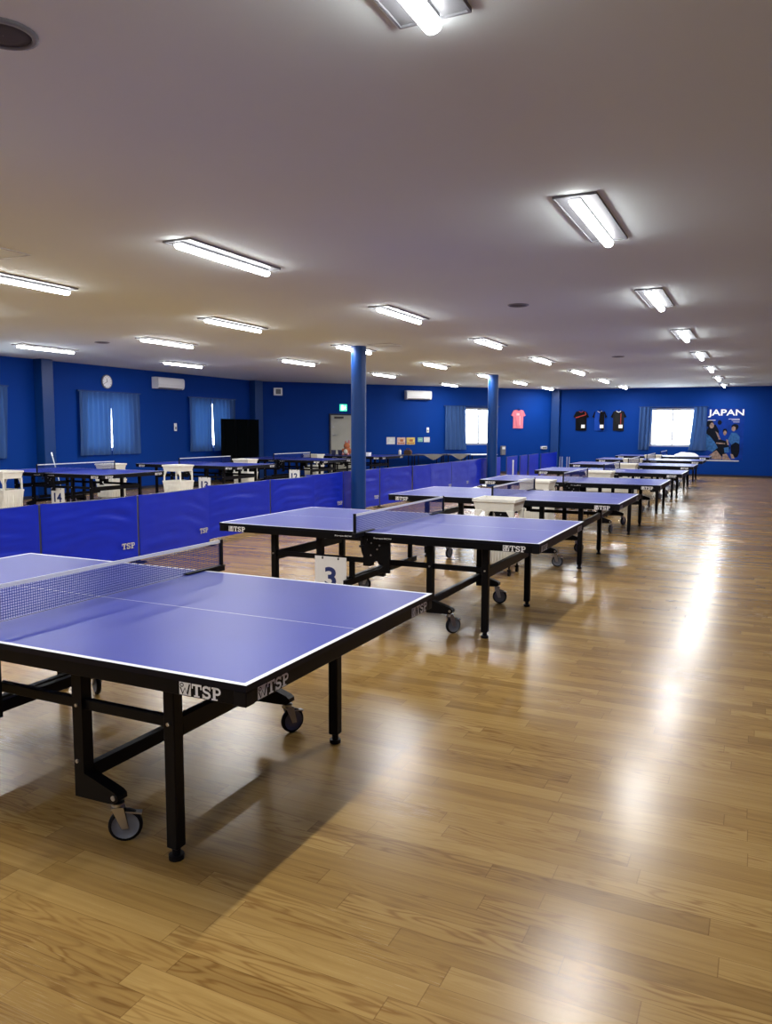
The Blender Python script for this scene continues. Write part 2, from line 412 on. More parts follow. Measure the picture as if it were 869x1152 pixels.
window('window_2', P1, DM, -NM, *WIN_MID)
for k, w in enumerate(LW[:3]): window('window_%d' % (3+k), (XL, 0), (0, 1), (-1, 0), *w)

# door in the oblique wall
O3 = Vector((P1.x, P1.y, 0)); D3 = Vector((DM.x, DM.y, 0)); N3 = Vector((NM.x, NM.y, 0)); Z3 = Vector((0, 0, 1))
m = MB(); m.prism(rect(DOOR_S[0], DOOR_S[1], 0.0, 2.0), O3, D3, Z3, N3*.03)
door = struct(m.build('door_1', 'door'))
m = MB()
for r in (rect(DOOR_S[0]-.05, DOOR_S[0], 0, 2.05), rect(DOOR_S[1], DOOR_S[1]+.05, 0, 2.05), rect(DOOR_S[0], DOOR_S[1], 2.0, 2.05)):
    m.prism(r, O3, D3, Z3, N3*.045)
m.build('door_frame', 'base', door)
m = MB(); c = O3+D3*(DOOR_S[0]+.09)+Z3*1.36+N3*.03
m.cyl(c, c+N3*.05, .012); m.cyl(c+N3*.05-D3*.01, c+N3*.05+D3*.11, .011); m.cyl(c, c+N3*.008, .03); m.build('door_handle', 'zinc', door)
m = MB(); c = O3+D3*(DOOR_S[0]+.09)+Z3*1.62+N3*.03; m.cyl(c, c+N3*.012, .028); m.build('door_lock', 'zinc', door)
m = MB(); c = O3+D3*(DOOR_S[0]+.3)+Z3*1.93+N3*.03; m.prism(rect(-.18, .12, -.03, .03), c, D3, Z3, N3*.05); m.build('door_closer', 'dark_round', door)

# free-standing round pillars
for k, y in enumerate((12.70, 20.62)):
    m = MB(); m.cyl((0, 0, 0), (0, 0, H), .135, n=32)
    o = struct(m.build('pillar', 'pillar', loc=(-6.60, y, 0)))
    c = MB(); c.box(-.145, -.118, -.02, .02, 0, H); 
    c.build('conduit', 'tube', o)

# ------------------------------------------------------------------ table tennis table
HX, HY, TZ = 1.37, .7625, .76
def poly_half(sx):
    t = MB(); a, b = .004, HX
    xs = [a, b-.02, b]; ys = [-HY, -HY+.02, -.0016, .0016, HY-.02, HY]
    for i in range(2):
        for j in range(5):
            white = (i == 1) or j in (0, 2, 4)
            t.add([(sx*xs[i], ys[j], TZ), (sx*xs[i+1], ys[j], TZ), (sx*xs[i+1], ys[j+1], TZ), (sx*xs[i], ys[j+1], TZ)], [(0, 1, 2, 3)], 1 if white else 0)
    zb = .738; zt = TZ-.0005
    x0, x1 = sorted((sx*a, sx*b))
    c = [(x0, -HY), (x1, -HY), (x1, HY), (x0, HY)]
    for i in range(4):
        p, q = c[i], c[(i+1) % 4]
        t.add([(p[0], p[1], zb), (q[0], q[1], zb), (q[0], q[1], TZ), (p[0], p[1], TZ)], [(0, 1, 2, 3)], 2)
    t.add([(p[0], p[1], zb) for p in c], [(3, 2, 1, 0)], 2)
    return t
def make_table(with_net=True):
    root = thing('table_tennis_table', '', 'table')
    for sx in (1, -1):
        tp = poly_half(sx).build('tabletop', ['top', 'line', 'edge'], root)
        # frame rim under the top
        f = MB(); x0, x1 = sorted((sx*.03, sx*(HX-.003)))
        z0, z1 = .690, .738; t = .026
        f.box(x0, x1, -HY+.003, -HY+.003+t, z0, z1, bev=.002); f.box(x0, x1, HY-.003-t, HY-.003, z0, z1, bev=.002)
        xe = sx*(HX-.003); xa, xb = sorted((xe, xe-sx*t)); f.box(xa, xb, -HY+.003+t, HY-.003-t, z0, z1, bev=.002)
        xc, xd = sorted((sx*.03, sx*(.03+t))); f.box(xc, xd, -HY+.003+t, HY-.003-t, z0, z1)
        xm = sx*.70; f.box(xm-.015, xm+.015, -HY+.03, HY-.03, z0+.01, z1)
        ap = f.build('apron', 'steel', root)
        for sy in (-1, 1):
            cb = MB()
            ya, yb = sorted((sy*(HY-.0015), sy*(HY-.05))); xa, xb = sorted((sx*(HX-.0015), sx*(HX-.05)))
            cb.box(xa, xb, ya, yb, .688, .7375, bev=.003)
            cb.build('corner_guard', 'plastic_black', ap)
        # lettering on both long sides and on the end
        for sy in (-1, 1):
            u = Vector((-sy, 0, 0)); yy = sy*(HY-.003)
            xs = sx*(HX-.18)
            logo('lettering', ap, (xs+sy*.083, yy, .6935), u, (0, 0, 1), .166, .042)
            text_mesh('model_lettering', 'Europe-BCW', 'print_white', ap, (sx*.17+sy*.085, yy, .712), u, (0, 0, 1), .15, .014, bold=.012)
            yc = sy*(HY-.155)
            logo('lettering', ap, (sx*(HX-.003), yc-sx*.09, .6935), (0, sx, 0), (0, 0, 1), .18, .042, mats=('print_grey_and_shaded', 'plastic_black'))  # white logo greyed in its colour, as the end faces away from light
        # outer legs, inner legs with casters
        for sy in (-1, 1):
            yf = sy*(HY-.15); yi = yf-sy*.05; y0, y1 = sorted((yf, yi))
            xc = sx*(HX-.442)
            l = MB(); l.box(xc-.025, xc+.025, y0, y1, .045, .715, bev=.004)
            l.cyl((xc, yf+sy*.0005, .51), (xc, yf+sy*.006, .51), .007, m=2)
            lg = l.build('leg', ['steel', 'plastic_black', 'zinc'], root)
            ft = MB(); ft.cyl((xc, (y0+y1)/2, .012), (xc, (y0+y1)/2, .05), .016); ft.cyl((xc, (y0+y1)/2, 0), (xc, (y0+y1)/2, .018), .028, n=18)
            ft.build('leveling_foot', 'plastic_black', lg)
            xi = HX-.883
            l = MB(); xa, xb = sorted((sx*(xi-.024), sx*(xi+.024))); l.box(xa, xb, y0, y1, .245, .715, bev=.0)
            pl = [(xi-.024, .148), (xi+.14, .152), (xi+.172, .156), (xi+.190, .170), (xi+.188, .188), (xi+.172, .200), (xi+.03, .245), (xi-.024, .245)]
            l.prism(pl, (0, y0, 0), (sx, 0, 0), (0, 0, 1), (0, y1-y0, 0))
            for zz, xo in ((.51, 0), (.29, -.006)): l.cyl((sx*(xi+xo), yf, zz), (sx*(xi+xo), yf+sy*.006, zz), .007, m=1)
            l.cyl((sx*(xi+.168), yf, .178), (sx*(xi+.168), yf+sy*.003, .178), .010, m=1)
            cl = l.build('caster_leg', ['steel', 'zinc'], root)
            # caster: fork, wheel
            cx = sx*(xi+.165); cy = (y0+y1)/2; w = MB()
            def W(px, py, pz): return (px, py, pz)
            hx = .026; fx = 1
            w.cyl(W(0, 0, .153), W(0, 0, .138), .026, .024, 16, 0)
            for q in (-.021, .021):
                vs = [W(-.022, q, .140), W(.022, q, .140), W(hx+.012, q, .056), W(hx-.012, q, .056)]
                vs2 = [W(-.022, q*1.18, .140), W(.022, q*1.18, .140), W(hx+.012, q*1.18, .056), W(hx-.012, q*1.18, .056)]
                w.add(vs+vs2, [(0, 1, 2, 3), (7, 6, 5, 4), (0, 4, 5, 1), (1, 5, 6, 2), (2, 6, 7, 3), (3, 7, 4, 0)], 0)
            vs = [W(a_, b_, c_) for c_ in (.132, .140) for a_, b_ in ((-.022, -.025), (.022, -.025), (.022, .025), (-.022, .025))]
            w.add(vs, [(0, 1, 2, 3), (4, 5, 6, 7), (0, 1, 5, 4), (1, 2, 6, 5), (2, 3, 7, 6), (3, 0, 4, 7)], 0)
            w.cyl(W(hx, -.027, .063), W(hx, .027, .063), .006, n=10, m=0)
            # brake tab
            w.add([W(hx, -.012, .118), W(hx+.060, -.014, .108), W(hx+.060, .014, .108), W(hx, .012, .118), W(hx, -.012, .112), W(hx+.060, -.014, .102), W(hx+.060, .014, .102), W(hx, .012, .112)],
                  [(0, 1, 2, 3), (7, 6, 5, 4), (0, 4, 5, 1), (1, 5, 6, 2), (2, 6, 7, 3), (3, 7, 4, 0)], 0)
            c0 = W(hx, -.014, .063); c1 = W(hx, .014, .063); ax = Vector(c1)-Vector(c0)
            w.lathe(c0, ax, [(.001, -.002), (.018, -.002), (.050, .002), (.0505, 0)], m=1)
            w.lathe(c0, ax, [(.001, .030), (.018, .030), (.050, .026), (.0505, .028)], m=1)
            w.lathe(c0, ax, [(.050, .002), (.060, .003), (.063, .008), (.063, .020), (.060, .025), (.050, .026)], m=2)
            w.build('caster', ['zinc', 'rubber', 'plastic_black'], cl, (cx, cy, 0)).rotation_euler = (0, 0, math.radians({(1, -1): 38, (1, 1): 62, (-1, 1): 150, (-1, -1): 20}[sx, sy]))
        # lengthwise rails
        for sy in (-1, 1):
            yf = sy*(HY-.18); x0, x1 = sorted((sx*.04, sx*(HX-.43)))
            r = MB(); r.box(x0, x1, yf-.014, yf+.014, .490, .530, bev=.003); r.build('rail', 'steel', root)
        # crossbars
        xo = sx*(HX-.442); xi = sx*(HX-.883); yy = HY-.205
        c = MB(); c.box(xo-.018, xo+.018, -yy, yy, .452, .525, bev=.003); c.build('crossbar', 'steel', root)
        c = MB(); c.box(xi-.018, xi+.018, -yy, yy, .205, .262, bev=.003); c.build('crossbar', 'steel', root)
    # centre hinge plates and centre crossbar
    for sy in (-1, 1):
        p = MB()
        pl = [(-.050, .738), (-.047, .66), (-.036, .60), (-.012, .545), (.03, .512), (.10, .535), (.155, .505), (.095, .450), (.205, .450), (.205, .690), (.03, .690), (.02, .738)]
        # split into convex strips for clean caps
        y0 = -(HY-.035)*1.0
        strips = [[(-.050, .738), (-.047, .66), (.0, .66), (.02, .738)], [(-.047, .66), (-.036, .60), (.205, .60), (.205, .66)], [(0, .66), (.205, .66), (.205, .69), (.01, .69)],
                  [(-.036, .60), (-.012, .545), (.03, .512), (.10, .535), (.155, .56), (.205, .60)], [(.10, .535), (.155, .505), (.205, .505), (.205, .60), (.155, .56)], [(.155, .505), (.095, .450), (.205, .450), (.205, .505)]]
        for st in strips: p.prism(st, (0, sy*(HY-.034), 0), (-sy, 0, 0), (0, 0, 1), (0, -sy*.02, 0))
        for bx, bz in ((.02, .70), (.05, .675), (.10, .63), (.045, .58), (.12, .66)):
            p.cyl((-sy*bx, sy*(HY-.034), bz), (-sy*bx, sy*(HY-.029), bz), .007, m=1, n=10)
        p.box(-.03, .03, *sorted((sy*(HY-.05), sy*(HY-.12))), .49, .74)
        p.build('hinge_plate', ['steel', 'zinc'], root)
    c = MB(); c.box(-.215, -.18, -(HY-.06), HY-.06, .305, .355, bev=.003); c.box(-.215, -.18, -(HY-.165), -(HY-.20), .355, .50); c.box(-.215, -.18, HY-.20, HY-.165, .355, .50); c.build('crossbar', 'steel', root)
    if with_net:
        n = MB(); n.grid(lambda u, v: (0, -.905+1.81*u, .764+.134*v), 2, 1, smooth=False)
        net = n.build('net', 'net', root)
        t = MB(); t.box(-.003, .003, -.91, .91, .897, .9135); t.build('net_tape', 'tape', net)
        for sy in (-1, 1):
            q = MB(); y0, y1 = sorted((sy*.902, sy*.922)); q.box(-.010, .010, y0, y1, .735, .917, bev=.003)
            y0, y1 = sorted((sy*.60, sy*.93)); q.box(-.018, .018, y0, y1, .7615, .770, bev=.002)
            y0, y1 = sorted((sy*.775, sy*.93)); q.box(-.014, .014, y0, y1, .735, .7615, bev=.002)
            q.cyl((.0, sy*.80, .66), (0, sy*.80, .735), .008, n=10); q.cyl((0, sy*.80, .65), (0, sy*.80, .665), .02, n=12)
            q.build('net_post', 'plastic_black', net)
    return root

R_POS = [(-1.39, 1.925), (-1.345, 5.31), (-1.325, 8.61), (-1.265, 11.88), (-1.25, 15.20), (-1.30, 18.55), (-1.32, 21.95), (-1.345, 25.35)]
R_LAB = ['largest blue table tennis table, in front of all the others with a black net',
         'blue table tennis table with the white number 3 sign hanging on its rail',
         'blue table tennis table directly behind the table marked 3, white cart before it',
         'fourth blue table tennis table from the front in the aisle row',
         'fifth blue table tennis table from the front in the aisle row',
         'sixth blue table tennis table from the front in the aisle row',
         'second-last blue table tennis table of the aisle row',
         'last blue table tennis table of the aisle row, white cloth heap on its end']
tbl = make_table()
bare = make_table(False)
first = True
for (xr, y0), lab in zip(R_POS, R_LAB):
    o = tbl if first else copy_tree(tbl); first = False
    o.location = (xr-HX, y0+HY, 0); o['label'] = lab; o['group'] = 'table tennis tables along the aisle'
L_POS = [(-9.98, 9.84), (-9.90, 13.46), (-9.90, 17.10)]
for (xr, y0), lab in zip(L_POS, ['blue table tennis table bearing the number 14 sign, beyond the barriers',
                                 'blue table tennis table bearing the number 13 sign, beyond the barriers',
                                 'blue table tennis table bearing the number 12 sign, beyond the barriers']):
    o = copy_tree(tbl); o.location = (xr-HX, y0+HY, 0); o['label'] = lab; o['group'] = 'table tennis tables beyond the barriers'
bare.location = (-9.82-HX, 20.35+HY, 0); bare['label'] = 'blue table tennis table without a net, behind the round pillar, boxes on it'; bare['group'] = 'table tennis tables beyond the barriers'

rs = random.Random(3)
for o in list(COL.objects):
    if o.name.startswith('caster') and o.parent and o.parent.name.startswith('caster_leg') and o.parent.parent is not tbl:
        o.rotation_euler.z += math.radians(rs.uniform(-55, 55))
# number signs hanging on the rails
def sign(num, x, y, w, h, ztop, lab):
    o = thing('number_sign', lab, 'sign', (x, y, ztop), 0, 'white table number signs')
    m = MB(); m.box(-w/2, w/2, -.003, .003, -h, 0, bev=.001); m.build('board', 'bright', o)
    dh = .165; dw = .105 if len(num) == 1 else .185
    text_mesh('numeral', num, 'digit', o, (-dw/2, -.003, -.085-dh), (1, 0, 0), (0, 0, 1), dw, dh, bold=.03)
    m = MB()
    for q in (-.25, .25): m.cyl((q*w, -.003, -.015), (q*w, -.006, -.015), .008, n=10); m.box(q*w-.006, q*w+.006, -.003, .008, -.012, .006)
    m.build('clip', 'dark_round', o)
SY = .128
sign('3', -3.080, 5.31+SY, .29, .40, .525, 'white sign with a dark blue number 3, on the second table')
sign('14', -11.18, 9.84+SY, .32, .35, .49, 'white sign with a dark blue number 14, behind the barriers')
sign('13', -10.82, 13.46+SY, .32, .35, .50, 'white sign with a dark blue number 13, behind the barriers')
sign('12', -10.82, 17.10+SY, .32, .35, .50, 'white sign with a dark blue number 12, behind the barriers')

# ------------------------------------------------------------------ ball carts
def make_cart():
    o = thing('ball_cart', '', 'cart'); w, d, zt = .225, .20, .82
    def tray(z0, z1, tap, lip, wall=.008):
        m = MB(); a, b = w-tap, d-tap
        def ring(x, y, z): return [(-x, -y, z), (x, -y, z), (x, y, z), (-x, y, z)]
        R = [ring(a, b, z0), ring(w, d, z1-.03), ring(w+lip, d+lip, z1-.03), ring(w+lip, d+lip, z1), ring(w-wall, d-wall, z1), ring(a-wall, b-wall, z0+wall)]
        vs = sum(R, []); fs = [(3, 2, 1, 0), (20, 21, 22, 23)]
        for k in range(5):
            for i in range(4): fs.append((k*4+i, k*4+(i+1) % 4, k*4+4+(i+1) % 4, k*4+4+i))
        return m.add(vs, fs)
    tray(.69, zt, .02, .012).build('top_tray', 'white', o)
    lb = tray(.12, .50, .03, .006)
    for i in range(13):
        x = -w+.04+i*(2*w-.08)/12
        for sy in (-1, 1): lb.box(x-.008, x+.008, *sorted((sy*(d-.022), sy*(d-.002))), .14, .46)
    for i in range(8):
        y = -d+.04+i*(2*d-.08)/7
        for sx in (-1, 1): lb.box(*sorted((sx*(w-.022), sx*(w-.002))), y-.008, y+.008, .14, .46)
    lb.build('lower_bin', 'white', o)
    for sx in (-1, 1):
        for sy in (-1, 1):
            p = MB(); x0, x1 = sorted((sx*(w-.036), sx*(w-.008))); y0, y1 = sorted((sy*(d-.036), sy*(d-.008)))
            p.box(x0, x1, y0, y1, .48, .70, bev=.003)
            p.prism([(w-.036, .70), (w-.095, .70), (w-.036, .60)], (0, y0, 0), (sx, 0, 0), (0, 0, 1), (0, y1-y0, 0))
            p.build('post', 'white', o)
            c = MB(); cx, cy = sx*(w-.06), sy*(d-.05)
            c.cyl((cx, cy, .05), (cx, cy, .125), .010, n=10); c.box(cx-.016, cx+.016, cy-.022, cy+.022, .055, .075)
            c.cyl((cx-.012, cy+.01, .028), (cx+.012, cy+.01, .028), .028, n=16); c.build('caster', 'plastic_black', o)
    return o
cart = make_cart(); usedc = False
CARTS = [(-2.50, 8.10, 'white plastic ball cart between the second and third tables'),
         (-2.93, 11.36, 'white plastic ball cart between the third and fourth tables of the aisle row'),
         (-2.58, 14.45, 'white plastic ball cart between the fourth and fifth tables of the aisle row'),
         (-2.65, 18.02, 'white plastic ball cart between the fifth and sixth tables of the aisle row'),
         (-2.98, 21.35, 'white plastic ball cart behind the sixth table of the aisle row'),
         (-2.90, 24.95, 'white plastic ball cart before the last table of the aisle row'),
         (-11.60, 9.22, 'white plastic ball cart in front of the table numbered 14'),
         (-10.60, 12.48, 'white two-tier ball cart in the open between tables 14 and 13'),
         (-12.13, 12.20, 'white ball cart tucked behind the net end of table 14'),
         (-11.33, 15.80, 'white ball cart behind table 13, before the black screen'),
         (-11.76, 19.80, 'white ball cart behind the net end of table 12')]
for x, y, lab in CARTS:
    o = copy_tree(cart) if usedc else cart; usedc = True
    o.location = (x, y, 0); o['label'] = lab; o['group'] = 'white ball carts'
# ------------------------------------------------------------------ barriers
NODES = [((-6.62, 4.18), (-6.535, 5.57)), ((-6.535, 5.58), (-6.42, 6.83)), ((-6.455, 6.88), (-6.56, 8.30)), ((-6.72, 8.44), (-6.71, 9.96)),
         ((-6.71, 9.98), (-6.60, 11.10)), ((-6.84, 11.22), (-6.83, 12.50)), ((-6.85, 12.55), (-6.80, 13.95)), ((-6.79, 13.97), (-6.72, 15.38)),
         ((-6.70, 15.40), (-6.64, 16.28)), ((-6.68, 16.38), (-6.68, 17.68)), ((-6.68, 17.70), (-6.72, 19.02)), ((-6.74, 19.04), (-6.83, 20.40)),
         ((-6.83, 20.43), (-6.70, 21.70)), ((-6.60, 22.00), (-6.62, 23.15)), ((-6.55, 23.22), (-6.60, 24.2)), ((-6.56, 24.28), (-6.58, 25.5)), ((-6.52, 25.62), (-6.56, 28.0))]
ORD = ['first', 'second', 'third', 'fourth', 'fifth', 'sixth', 'seventh', 'eighth', 'ninth', 'tenth', 'eleventh', 'twelfth', 'thirteenth', 'fourteenth', 'fifteenth', 'sixteenth', 'last']
HAS_LOGO = {1, 2, 3, 5, 6, 7, 9, 10, 12}
for k, (a, b) in enumerate(NODES):
    a = Vector(a); b = Vector(b); Ln = (b-a).length; d = (b-a)/Ln
    ang = math.atan2(d.y, d.x)
    if k == 0: lab = 'blue fabric barrier panel cropped by the picture edge, first in the long line'
    elif k == 16: lab = 'blue fabric barrier panel farthest along the line, in the corner'
    else: lab = 'blue fabric barrier panel, %s from the near end of the long line' % ORD[k]
    root = thing('barrier', lab, 'barrier', (a.x, a.y, 0), ang, 'blue barrier panels')
    zb, zt = .05, .78
    ph = random.uniform(0, 10)
    def fab(side):
        def fn(u, v):
            x = .008+(Ln-.016)*u; z = zb+(zt-zb)*v
            e = min(1, 6*min(u, 1-u, v*1.2, (1-v)))      # pinned at the frame
            q = v+.20*(2*u-1)**2*(.6+.8*noise.noise((ph, 4, u*.8)))+.10*(u-.5)*math.sin(ph*3)+.05*noise.noise((u*2.2+ph, v*2, 1))
            amp = max(0, .35+1.6*noise.noise((u*1.6+ph*2, v*2.2, 5)))
            w = .0085*math.sin(24*q+ph)*amp+.006*math.sin(47*q+2*ph+1.5*noise.noise((u*3, v*3, ph)))*max(0, noise.noise((u*2, v*3, ph*4))+.15)*2
            w += .010*noise.noise((u*1.7, v*1.7, ph))
            w += .003*noise.noise((u*6+ph, v*12, 3))
            sag = -.012*math.sin(PI*u)*(v > .5)*(v-.5)*2
            return (x, side*.016+w*e, z+sag)
        return fn
    m = MB(); nu = 36 if k < 8 else 18; nv = 24 if k < 8 else 12
    m.grid(fab(-1), nu, nv); m.grid(fab(1), nu, nv)
    pnl = m.build('fabric_panel', 'fabric', root)
    m = MB(); m.tube([(.006, 0, .02), (.006, 0, zt-.012), (Ln-.006, 0, zt-.012), (Ln-.006, 0, .02)], .009); m.cyl((.006, 0, zb+.01), (Ln-.006, 0, zb+.01), .008); m.build('frame_tube', 'tube', root)
    for x in (.012, Ln-.012):
        m = MB(); m.box(x-.012, x+.012, -.11, .11, 0, .016, bev=.003); m.box(x-.010, x+.010, -.012, .012, .01, .05); m.build('foot', 'plastic_black', root)
    if k in HAS_LOGO:
        m = MB(); W_, _, w_ = logo_polys(False); lw, lh = .185, .066
        x0 = Ln-.26; z0 = .19
        f = fab(-1)
        for p in W_:
            m.flat(p, (x0, -.043, z0), Vector((lw/w_, 0, 0)), Vector((0, 0, lh)))
        lt = m.build('lettering', 'cream', pnl, fix=False)

# ------------------------------------------------------------------ ceiling lights and fittings
def make_light():
    o = thing('ceiling_light', '', 'light'); hl = .64
    m = MB()
    a = .14
    m.box(-a, a, -hl, hl, -.008, 0)
    for sx in (-1, 1): m.box(*sorted((sx*a, sx*(a-.010))), -hl, hl, -.016, -.008)
    for sy in (-1, 1): m.box(-a+.01, a-.01, *sorted((sy*hl, sy*(hl-.010))), -.016, -.008)
    m.box(-.03, .03, -hl+.03, hl-.03, -.034, -.008)
    m.build('housing', 'lamp_body', o)
    m = MB(); r = .035; n = 8; L = .62; vs = []; zc = -.032
    for y in (-L, L):
        vs += [(r*math.cos(PI+PI*i/n), y, zc-.012+r*.75*math.sin(PI+PI*i/n)) for i in range(n+1)]
        vs += [(r, y, zc), (-r, y, zc)]
    q = n+3
    fs = [(i, (i+1) % q, q+(i+1) % q, q+i) for i in range(q)]
    m.add(vs, fs); m.add(vs, [tuple(range(q)), tuple(range(q, 2*q))[::-1]]); m.build('light_bar', 'lamp', o)
    la = bpy.data.lights.new('led', 'AREA'); la.shape = 'RECTANGLE'; la.size = .06; la.size_y = 1.22; la.energy = LAMP_W; la.color = (1.0, .99, .965)
    lo = bpy.data.objects.new('led', la); COL.objects.link(lo); lo.parent = o; lo.location = (0, 0, -.0725)
    return o
S = 3.63  # each row starts with lamps out of view, added to light the near tables
ROWS = [('in the row above the aisle', -1.135, [2.14+S*i for i in range(-1, 8)]),
        ('in the second row from the aisle', -4.23, [2.03+S*i for i in range(-1, 8)]),
        ('in the third row, along the round pillars', -6.78, [-1.6, 2.0, 5.66, 9.24, 12.88, 16.85, 20.60, 23.9, 27.4]),
        ('in the fourth row from the aisle', -9.22, [2.7, 6.60, 10.67, 14.90, 19.25, 24.2]),
        ('in the row next to the clock wall', -11.98, [6.6, 10.55, 14.37])]
lt = make_light(); usedl = False
for nm, x, ys in ROWS:
    for i, y in enumerate(ys):
        o = copy_tree(lt) if usedl else lt; usedl = True
        o.location = (x, y, H)
        w = 'first' if i == 0 else ('last' if i == len(ys)-1 else ORD[i])
        o['label'] = 'lit white batten ceiling light, %s %s' % (w, nm); o['group'] = 'batten ceiling lights'

def round_fit(x, y, lab):
    m = MB(); o = thing('ceiling_speaker', lab, 'speaker', (x, y, H), 0, 'round ceiling fittings')
    m.lathe((0, 0, 0), (0, 0, -1), [(.125, 0), (.125, .008), (.105, .014), (.10, .006), (.10, 0)], 28); m.build('rim', 'lamp_body', o)
    m = MB(); m.lathe((0, 0, 0), (0, 0, -1), [(.10, .0), (.10, .004), (.06, .008), (.001, .010)], 28); m.build('grille', 'dark_round', o)
round_fit(-2.68, 9.28, 'round dark ceiling fitting with pale rim, between the aisle lights and second row')
round_fit(-2.66, 16.45, 'small round dark ceiling fitting far down the hall')
round_fit(-10.39, 10.34, 'round ceiling fitting above the table numbered 14')
round_fit(-2.66, 2.20, 'round dark ceiling fitting cropped by the top corner of the picture')
def hatch(x, y, lab):
    m = MB(); a = .23
    for r in (rect(-a, a, -a, -a+.02), rect(-a, a, a-.02, a), rect(-a, -a+.02, -a+.02, a-.02), rect(a-.02, a, -a+.02, a-.02)):
        m.prism(r, (0, 0, 0), (1, 0, 0), (0, 1, 0), (0, 0, -.006))
    o = thing('ceiling_hatch', lab, 'hatch', (x, y, H)); m.build('frame', 'alu', o)
    m = MB(); m.box(-a+.02, a-.02, -a+.02, a-.02, -.003, 0); m.build('panel', 'ceiling', o)
hatch(-5.98, 4.72, 'square ceiling access hatch near the picture edge')
hatch(-6.07, 12.66, 'square ceiling access hatch beside the near round pillar')

# ------------------------------------------------------------------ curtains
def curtain(lab, o, d, nrm, top, bot, z0, z1, n, grp):
    O = Vector((o[0], o[1], 0)); d = Vector((d[0], d[1], 0)); nn = Vector((nrm[0], nrm[1], 0)); m = MB()
    amp = .042; n = max(3, n-1)
    def fn(u, v):
        a = bot[0]+(bot[1]-bot[0])*u; b = top[0]+(top[1]-top[0])*u
        t = v**.7; s = a*(1-t)+b*t
        A = amp*(1-.25*v)
        return tuple(O+d*s+nn*(.07+A*math.sin(2*PI*n*u+.5*math.sin(3*v+u*5))+.004*math.sin(7*v+u*20))+Vector((0, 0, z0+(z1-z0)*v)))
    m.grid(fn, n*10, 12)
    c = tag(m.build('curtain', 'curtain', fix=False), lab, 'curtain', grp)
    return c
def rail(lab, o, d, nrm, s0, s1, z):
    O = Vector((o[0], o[1], 0)); d = Vector((d[0], d[1], 0)); nn = Vector((nrm[0], nrm[1], 0)); m = MB()
    m.prism(rect(s0, s1, z, z+.03), O+nn*.04, d, (0, 0, 1), nn*.04)
    for s in (s0+.05, (s0+s1)/2, s1-.05): m.prism(rect(s-.01, s+.01, z+.005, z+.025), O, d, (0, 0, 1), nn*.045)
    tag(m.build('curtain_rail', 'pillar'), lab, 'curtain rail')
G = 'blue window curtains'
LWo = ((XL, 0), (0, 1), (1, 0))
curtain('blue curtain under the wall clock, half nearer the pilaster', *LWo, (13.40, 14.372), (13.38, 14.366), .91, 2.40, 7, G)
curtain('blue curtain under the wall clock, half toward the air conditioner', *LWo, (14.374, 15.34), (14.384, 15.38), .91, 2.40, 7, G)
curtain('blue curtain beside the black screen, left of the bright slit', *LWo, (17.28, 18.23), (17.28, 18.30), .91, 2.40, 7, G)
curtain('blue curtain partly hidden behind the black screen', *LWo, (18.27, 19.35), (18.335, 19.35), .91, 2.40, 7, G)
curtain('blue curtain cropped by the picture edge', *LWo, (10.5, 11.48), (10.5, 11.42), .91, 2.40, 7, G)
FWo = ((0, YF), (1, 0), (0, -1))
curtain('narrow blue curtain gathered beside the far window, toward the black shirts', *FWo, (-3.86, -3.44), (-3.88, -3.52), .88, 2.36, 4, G)
curtain('blue curtain gathered between the far window and the poster', *FWo, (-2.08, -1.66), (-2.22, -1.64), .88, 2.36, 4, G)
MWo = (P1, DM, NM)
curtain('blue curtain gathered beside the side window, next to the wall notices', *MWo, (6.58, 7.36), (6.58, 7.44), .86, 2.36, 6, G)
rail('curtain rail under the wall clock', *LWo, 13.36, 15.40, 2.40)
rail('curtain rail above the black screen', *LWo, 17.24, 19.40, 2.40)
rail('curtain rail cropped by the picture edge', *LWo, 9.6, 11.52, 2.40)
rail('curtain rail over the far window beside the poster', *FWo, -3.9, -1.62, 2.36)
rail('curtain rail over the side window', *MWo, 6.54, 8.75, 2.36)

# ------------------------------------------------------------------ things on the walls
def wall_thing(name, lab, cat, o, d, nrm, s, z, group=None):
    """empty on a wall: local x along the wall, local -y out of the wall"""
    p = Vector((o[0], o[1], 0))+Vector((d[0], d[1], 0))*s
    r = thing(name, lab, cat, (p.x, p.y, z), 0, group)
    dx = Vector((d[0], d[1], 0)); ny = -Vector((nrm[0], nrm[1], 0))
    if dx.cross(ny).z < 0: dx = -dx
    r.rotation_euler = (0, 0, math.atan2(dx.y, dx.x)); r.location += Vector((nrm[0], nrm[1], 0))*.003; return r
# clock
c = wall_thing('wall_clock', 'round white wall clock above the blue curtains', 'clock', *LWo, 14.32, 2.66)
m = MB(); m.lathe((0, 0, 0), (0, -1, 0), [(.165, 0), (.17, .02), (.165, .035), (.15, .04), (.148, .03)], 36); m.build('rim', 'lamp_body', c)
m = MB(); m.lathe((0, 0, 0), (0, -1, 0), [(.15, .028), (.001, .028)], 36)
for i in range(12):
    a = i*PI/6; m.prism(rect(-.004, .004, .115, .138), (0, -.0285, 0), (math.cos(a), 0, -math.sin(a)), (math.sin(a), 0, math.cos(a)), (0, -.001, 0), 1)
m.build('dial', ['bright', 'plastic_black'], c)
for L_, w_, a in ((.075, .010, 1.95*PI), (.115, .007, 1.35*PI)):
    m = MB(); m.prism(rect(-w_/2, w_/2, -.015, L_), (0, -.031, 0), (math.cos(a), 0, -math.sin(a)), (math.sin(a), 0, math.cos(a)), (0, -.002, 0)); m.build('hand', 'plastic_black', c)
